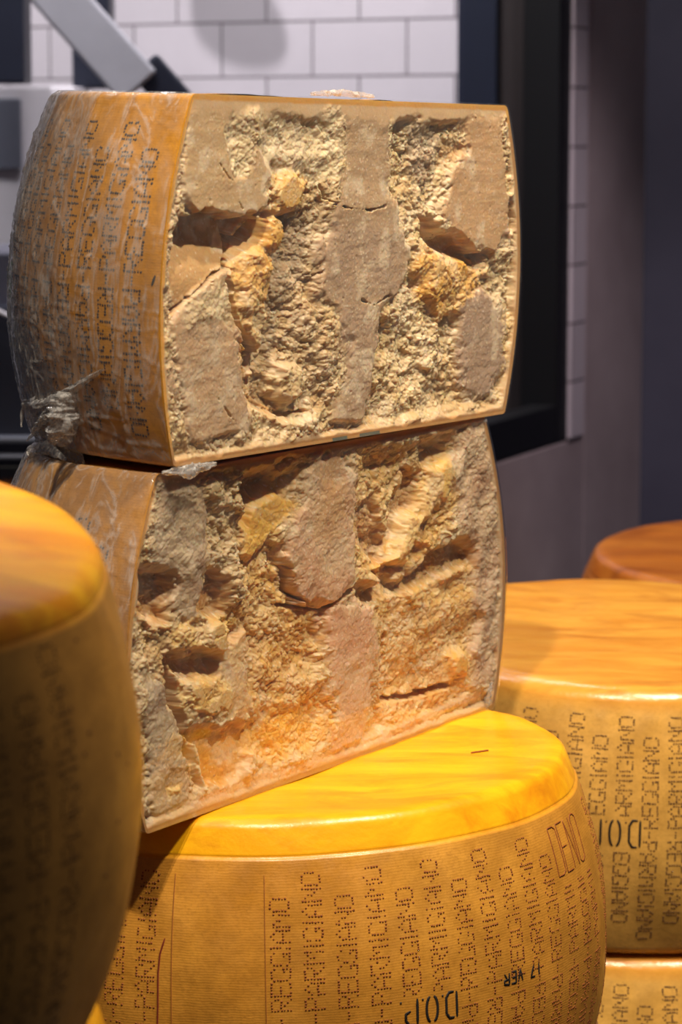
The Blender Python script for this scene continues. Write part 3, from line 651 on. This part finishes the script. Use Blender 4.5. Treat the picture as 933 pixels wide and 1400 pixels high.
def cut_face(name, side, H, feats, quad, mat, parent, seed, rindc, strip, topw, blue=None):
    nu, nv = 860, 450
    u = np.linspace(-1, 1, nu); v = np.linspace(0, 1, nv)
    U, Vv = np.meshgrid(u, v, indexing='ij')
    z = Vv*H; r = side(z); X0 = U*r
    Hm = homography([(-float(side(np.array(0.))), 0), (-float(side(np.array(H))), H), (float(side(np.array(H))), H), (float(side(np.array(0.))), 0)], quad)
    w_ = Hm[2, 0]*X0+Hm[2, 1]*z+Hm[2, 2]
    TX = (Hm[0, 0]*X0+Hm[0, 1]*z+Hm[0, 2])/w_; TY = (Hm[1, 0]*X0+Hm[1, 1]*z+Hm[1, 2])/w_
    # noises in metres
    wx = X0+.004*fbm(X0*70, z*70, seed+1, 3); wz = z+.004*fbm(X0*70, z*70, seed+5, 3)
    ax = .75; big = fbm(wx*50*ax, wz*50, seed+10, 3, .5)
    d1, d2, val = worley(wx*120*ax, wz*120, seed+20)
    lump = np.clip(1-d1**2, 0, 1)*(.5+val)                 # 8 mm lumps
    e1, e2, val2 = worley(wx*290*ax, wz*290, seed+21)
    lump2 = np.clip(1-1.2*e1**2, 0, 1)*(.4+val2)               # 3.5 mm crumbs
    g1, g2, val3 = worley(X0*620*ax, z*620, seed+22)
    lump3 = np.clip(1-1.2*g1**2, 0, 1)*(.4+val3)
    fine = fbm(X0*900, z*900, seed+30, 2)
    ang = .5; sx = (X0*math.cos(ang)+z*math.sin(ang)); sz = (-X0*math.sin(ang)+z*math.cos(ang))
    stri = fbm(sx*60, sz*260, seed+33, 3)
    crumb = 6.5*big+1.1*lump+1.5*lump2+.75*lump3+.2*fine-2.3+.6*stri
    smooth = .35*fbm(X0*40, z*40, seed+50, 3)+.10*fine+.25*fbm(X0*30, z*200, seed+51, 3)
    pit = worley(X0*260, z*260, seed+60); smooth = smooth-.5*sstep(.93, 1., pit[2])*(1-sstep(.1, .45, pit[0]))
    wlow = 14*fbm(X0*60, z*60, seed+70, 4, .5); wpx = 15*fbm(X0*60, z*60, seed+70, 6, .62)+5*(lump2-.45)+3*(lump-.5)
    base = np.full(U.shape, -2.5); amp = np.full(U.shape, .85); col = np.tile(np.array(lin(C_cream)), U.shape+(1,)); dome = np.zeros(U.shape)
    st = np.zeros(U.shape)
    for kind, P, o in feats:
        if kind == 'poly':
            sd0 = polysd(TX, TY, P); sd = sd0+wpx; sl = sd0+wlow; s = o.get('soft', 6); m = sstep(-s*.8, s*.8, sd); mw = sstep(-s*.8-2, s*.8+3, sl)
            if 'dome' in o: dome = dome*(1-mw)+mw*o['dome']*(sstep(-2, 16, sl)-.5)
            elif 'h' in o: dome = dome*(1-mw)
        else:
            d = linesd(TX, TY, P)+.25*wpx; m = 1-sstep(o['wd']*.35, o['wd']*1.25, d); mw = m
            if 'amp' not in o: dome = dome*(1-m)
        mc = m*o.get('a', 1)
        if 'h' in o:
            hh = o['h'](TX, TY) if callable(o['h']) else o['h']
            base = base*(1-mw)+hh*mw
        if 'amp' in o: amp = amp*(1-mc)+o['amp']*mc
        if 'st' in o: st = st*(1-m)+m
        cc = o['c']
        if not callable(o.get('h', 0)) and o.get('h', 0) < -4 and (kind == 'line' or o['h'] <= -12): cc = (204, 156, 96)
        c = np.array(lin(cc)); col = col*(1-mc[..., None])+c*mc[..., None]
    cf = sstep(.1, .6, amp)
    base = base*(.3+.7*sstep(.003, .026, H-z))
    h = base+dome+amp*crumb*(1+.25*st)+(1-cf)*smooth
    # crumb colour: crests paler, hollows more golden; mineral specks
    k = np.clip(.45+.6*(val2-.5)+.4*(val3-.5)+.9*fbm(X0*45, z*45, seed+77, 4), 0, 1)[..., None]
    col = col*(1-cf[..., None]*.45)+cf[..., None]*.45*(col*(1-k)*np.array([.95, .86, .66])+k*np.array(lin(C_white)))
    rg = (4*cf*(1-cf)*.55*sstep(-.2, .3, fbm(X0*35, z*35, seed+99, 3)))[..., None]; col = col*(1-rg)+rg*np.array(lin(C_white))
    spk = (sstep(.90, .93, val3)*(1-sstep(.25, .5, g1)))[..., None]*(.5)
    col = col*(1-spk)+spk*np.array(lin((245, 232, 205)))
    blot = (sstep(.1, .5, fbm(X0*25, z*25, seed+80, 4))*.35)[..., None]; col = col*(1-blot)+blot*col*np.array([.84, .78, .74])
    bl2 = (sstep(.12, .5, fbm(X0*60+9, z*60, seed+84, 4))*.65)[..., None]*(1-cf[..., None]*.4); col = col*(1-bl2)+bl2*np.array(lin((232, 212, 182)))
    # dense strip and rind along the outline
    edge = np.minimum(r-np.abs(X0), np.minimum(z, (H-z)*topw)); ed = edge+.0006*fbm(X0*120, z*120, seed+90, 3)
    ms = 1-sstep(strip*.6, strip*1.3, edge+.003*fbm(X0*60, z*60, seed+91, 3))
    h = h*(1-ms)+ms*(-.4+.25*smooth); col = col*(1-ms[..., None]*.8)+ms[..., None]*.8*np.array(lin((212, 178, 138)))
    edge2 = np.minimum(r-np.abs(X0), np.minimum(z, H-z))+.0006*fbm(X0*120, z*120, seed+90, 3); mr = 1-sstep(.0028, .0044, edge2); mr = mr[..., None]
    pale = np.clip(sstep(-.3, .2, U)*sstep(.0, .02, H-z)+(1-sstep(.004, .02, z)), 0, 1)[..., None]
    col = col*(1-mr)+mr*(np.array(lin(rindc))*(1-pale)+pale*np.array(lin((186, 140, 90))))
    if blue:
        for (bx0, bx1) in blue:
            mb = ((TX > bx0) & (TX < bx1) & (z < .0022))[..., None]*.8; col = col*(1-mb)+mb*np.array(lin((60, 96, 100)))
    h = np.minimum(h, 1.6+.25*fine)
    fade = sstep(0, .002, edge); h = h*fade
    # undercut: hollows slide up under their upper lip, crumbs sag a little
    slide = np.clip(-(h+8)/18, 0, 1)
    Z = z+.0035*slide*sstep(0, .02, edge)
    X = X0+.0006*amp*fbm(X0*300, z*300, seed+95, 2)*sstep(0, .006, edge)
    V = np.stack([X, -h*mm, Z], -1).reshape(-1, 3)
    return npmesh(name, V, grid_faces(nu, nv), mat, parent, cols=np.clip(col.reshape(-1, 3), 0, 1).astype(np.float32))
def film_face(name, side, H, mat, parent, seed, off, frac=(0., 1.)):
    nu, nv = 160, 90
    U, Vv = np.meshgrid(np.linspace(-1, 1, nu), np.linspace(0, 1, nv), indexing='ij')
    z = Vv*(H+.001); r = side(np.clip(z, 0, H))+.0012; X = U*r
    o = off+.0004*fbm(X*18, z*18, seed, 3)+.00025*fbm(X*30, z*160, seed+3, 2)
    e = np.minimum(r-np.abs(X), np.minimum(z, H-z)); o = o*sstep(-.001, .006, e)+.0006
    V = np.stack([X, -o, z], -1).reshape(-1, 3)
    return npmesh(name, V, grid_faces(nu, nv), mat, parent)
def film_rind(name, side, H, mat, parent, seed, wseed, a0, a1, bag=None, zlo=0., bulge=1., zhi=None, n=360):
    nv = 180; zhi = H+.0008 if zhi is None else zhi
    P, Z = np.meshgrid(np.linspace(a0, a1, n), np.linspace(zlo, zhi, nv), indexing='ij')
    r = side(np.clip(Z, 0, H))
    s = P*.21
    rid = np.abs(fbm(s*45, Z*20, seed, 3)); d = .0012+.0007*(1-sstep(0, .1, rid))
    rid2 = np.abs(fbm(s*18, Z*60+3, seed+6, 3)); d = d+.0006*(1-sstep(0, .07, rid2))
    if bag is not None: 
        m = bag(P, Z)
        f1 = fbm(s*30+Z*22, Z*26-s*10, seed+9, 4, .6); f2 = np.abs(fbm(s*55-Z*40, Z*50+s*30, seed+12, 4, .6))
        d = d+m*bulge*(.001+.006*f1+.003*(1-sstep(0, .12, f2)))
    dd = np.maximum(d, .0008)
    R = r+dd+.0004+np.abs(wob(P, Z, wseed))*np.clip(np.minimum(P, math.pi-P)/.15, 0, 1)
    V = np.stack([R*np.cos(P), R*np.sin(P), Z], -1).reshape(-1, 3)
    G = grid_faces(n, nv)
    if bag is not None:
        k = (m+.12*fbm(s*40, Z*40, seed+20, 3)).ravel()[G].min(1) > .28
        G = G[k]; used = np.unique(G); rm = np.zeros(len(V), int); rm[used] = np.arange(len(used)); V = V[used]; G = rm[G]
    return npmesh(name, V, G, mat, parent)
m_face = face_material('cut_cheese')
m_film = film_material('cling_film_flat', .01, .04, 14, .2, .0005, 1.6, .05)
m_film1 = film_material('cling_film_light', .02, .06, 22, .3, .0006, .7, .12)
m_filmr = film_material('cling_film_wrinkled', .025, .34, 20, .35, .0012, 1., .09, (1.8, 1.8, .5))
m_filmb = film_material('cling_film_bunched', .16, .6, 60, .7, .0015, 1.3, .1)
mH1 = rind_material('rind_orange_wrapped', (228, 162, 44), (206, 138, 30), (244, 184, 84), (230, 166, 60), (196, 110, 30), .5, .4, .5, .5)
mH2 = rind_material('rind_pale_orange', (218, 164, 86), (192, 130, 58), (226, 170, 84), (210, 146, 66), (180, 104, 40), .5, .42, .5, .5)
def half(name, c, th, tilt, H, rt, rb, mid, label, matr, seed, feats, quad, rindc, strip, topw):
    side, prof = mkprof(H, rt, rb, mid, groove=0, shoulder=.0035)
    R3 = rot(*tilt) @ Matrix.Rotation(th, 3, 'Z')
    o = empty(name, Vector(c)+Vector((0, 0, CZ)), R3, label, 'cheese', None)
    revolve('rind', prof, H, matr, o, seed, 0, math.pi, 260)
    cut_face('cut_face', side, H, feats, quad, m_face, o, seed*100, rindc, strip, topw, [(455, 475), (492, 520)] if seed == 11 else None)
    return o, side
z2 = -.4253+.0006
h2, s2f = half('half_cheese_wheel', (-.0028, 1.8317, z2), 1.0034, (.0006, -.004), .219, .2003, .2157, .2317,
   'lower film-wrapped half wheel with a crumbly golden cut face, standing on the amber wheel', mH2, 12, F2,
   [(200, 1142), (218, 645), (668, 575), (678, 967)], (214, 160, 96), .006, 1.)
z1 = z2+.219+.0022
h1, s1f = half('half_cheese_wheel', (.0095, 1.8405, z1), 1.0248, (.0038, .0266), .2226, .1995, .2122, .2283,
   'topmost half wheel with orange dotted rind and deeply cracked cut face', mH1, 11, F1,
   [(242, 640), (268, 135), (690, 147), (690, 571)], (232, 172, 84), .0055, .45)
lettering('dotted_lettering', s1f, 11, [(D2(174.6-5.35*i), 1-(i % 2)) for i in range(0, 17)], .1113, .0094, .0124, .00082, m_ink_dark, h1, True, .96)
lettering('dotted_lettering', s2f, 12, [(D2(172-5.4*i), 1-(i % 2)) for i in range(0, 16)], .1, .009, .0130, .0008, m_ink_dark, h2, True, .85)
strokes('green_mark', s1f, 11, [[(0, -.012), (.001, -.004), (-.0005, .004), (.001, .012)]], D2(126), .1, .003, ink('green_ink', (70, 150, 70)), h1, True, .0022)
strokes('dark_nick', s1f, 11, [[(-.001, -.003), (.001, .003)]], D2(178.6), .1125, .0018, m_ink_black, h1, True, .0005)
film_face('plastic_film_front', s2f, .219, m_film, h2, 3, .0019)
film_face('plastic_film_front', s1f, .2226, m_film1, h1, 5, .0019)
film_rind('plastic_film_side', s2f, .219, m_filmr, h2, 71, 12, math.pi, .35)
def bag1(P, Z):
    a = np.degrees(P)
    return (1-sstep(150, 163, a+Z*80))*(1-sstep(.06, .10, Z+.0004*(a-120)))
film_rind('plastic_film_side', s1f, .2226, m_filmr, h1, 73, 11, math.pi, .35)
m_filmo = film_material('cling_film_overlap', .02, .2, 24, .25, .0012, 1., .09, (1.8, 1.8, .6))
film_rind('plastic_film_overlap', s1f, .2226, m_filmo, h1, 77, 11, D2(161), .35, lambda P, Z: 1.-sstep(155, 160, np.degrees(P)+18*(Z-.1)*10*(Z < .1)), bulge=.12)
film_rind('bunched_film', s1f, .2226, m_filmb, h1, 75, 11, D2(166), D2(80), bag1, -.012, .1)
# twisted tail of film and little tufts
def crumple(name, pts, rad, seed, mat, parent, nseg=60, nr=26, amp=.45):
    pts = np.array(pts, float); t = np.linspace(0, 1, nseg); L = np.linspace(0, 1, len(pts))
    C_ = np.stack([np.interp(t, L, pts[:, k]) for k in range(3)], -1); rr_ = np.interp(t, L, rad)
    T_ = np.gradient(C_, axis=0); T_ /= np.linalg.norm(T_, axis=1)[:, None]
    up = np.array([.3, .9, .2]); A = np.cross(T_, up); A /= np.linalg.norm(A, axis=1)[:, None]; Bv = np.cross(T_, A)
    th = np.linspace(0, 2*math.pi, nr)
    Tt, Th = np.meshgrid(t, th, indexing='ij')
    q = rr_[:, None]*(1+amp*fbm(Tt*12+5, Th*1.6, seed, 3)*1.6); q[:, -1] = q[:, 0]
    V = C_[:, None]+q[..., None]*(np.cos(Th)[..., None]*A[:, None]+np.sin(Th)[..., None]*Bv[:, None]*.5)
    return npmesh(name, V.reshape(-1, 3), grid_faces(nseg, nr), mat, parent)
# tail positions in the local frame of the upper half (X along the cut, -Y out of the cut)
def loc1(px, py, Y):
    return tuple(h1.matrix_world.inverted() @ at(px, py, Y))
bpy.context.view_layer.update()
crumple('film_tail', [loc1(52, 545, 1.745), loc1(36, 548, 1.78), loc1(31, 560, 1.79), loc1(30, 572, 1.79), loc1(29, 584, 1.79)], [.004, .003, .0014, .001, .0006], 3, m_filmb, h1)
crumple('film_fold', [loc1(140, 505, 1.668), loc1(105, 530, 1.695), loc1(75, 546, 1.715), loc1(50, 552, 1.745)], [.0015, .004, .005, .004], 5, m_filmb, h1)
crumple('film_fold', [loc1(95, 535, 1.70), loc1(92, 575, 1.70), loc1(84, 606, 1.71)], [.010, .013, .006], 8, m_filmb, h1)
crumple('film_fold', [loc1(70, 560, 1.72), loc1(55, 580, 1.745), loc1(38, 602, 1.775)], [.006, .004, .001], 9, m_filmb, h1)
crumple('film_fold', [loc1(22, 395, 1.79), loc1(30, 440, 1.78), loc1(50, 466, 1.745), loc1(78, 448, 1.71)], [.0008, .0016, .002, .0008], 10, m_filmb, h1)
crumple('film_tuft', [loc1(425, 128, 1.86), loc1(470, 127, 1.88), loc1(512, 132, 1.9)], [.001, .0022, .001], 11, m_filmb, h1)
bpy.context.view_layer.update()
def loc2(px, py, Y): return tuple(h2.matrix_world.inverted() @ at(px, py, Y))
crumple('film_tuft', [loc2(222, 646, 1.655), loc2(262, 644, 1.67), loc2(296, 634, 1.69)], [.001, .004, .001], 12, m_filmb, h2)
crumple('film_tuft', [loc2(40, 640, 1.79), loc2(50, 612, 1.78), loc2(64, 610, 1.75), loc2(90, 628, 1.72)], [.002, .006, .005, .001], 13, m_filmb, h2)
crumple('film_tuft', [loc2(664, 975, 2.005), loc2(668, 955, 2.005), loc2(673, 932, 2.005)], [.0015, .003, .0008], 14, m_filmb, h2)
crumple('film_tuft', [loc2(640, 578, 2.0), loc2(655, 576, 2.0), loc2(666, 575, 2.0)], [.001, .002, .001], 15, m_filmb, h2)
# ------------------------------------------------------------------ risers under the wheels (below the frame)
m_wood = plain('riser_wood', (120, 84, 52), .5, 0, .2, 8)
def riser(c, tilt, drop, w_, d_, label):
    R3 = rot(*tilt); base = Vector(c)+Vector((0, 0, CZ))+R3 @ Vector((0, 0, -drop))
    o = empty('display_riser', base, R3, label, 'display stand')
    boxes('top_board', [((-w_, -d_, -.03), (w_, d_, -.0005))], m_wood, o, .003)
    hgt = base.z-.04
    L = [((sx*(w_-.05)-.02, sy*(d_-.05)-.02, -hgt+.03), (sx*(w_-.05)+.02, sy*(d_-.05)+.02, -.03)) for sx in (-1, 1) for sy in (-1, 1)]
    for q in L: boxes('leg', [q], m_wood, o, .003)
    return o
riser((-.0467, 1.8883, -.4253), (0, -.0178), .22, .23, .22, 'wooden riser carrying the amber wheel')
riser((.25, 2.3611, -.4263), (.0613, .0182), .442, .23, .23, 'wooden riser carrying the pair of gold wheels')
riser((.4767, 2.95, -.4517), (.06, .02), .441, .23, .23, 'wooden riser carrying the farthest pair of wheels')
riser((-.2914, 1.2049, -.1665), (.0944, .103), .443, .23, .23, 'wooden riser carrying the foreground pair of wheels')
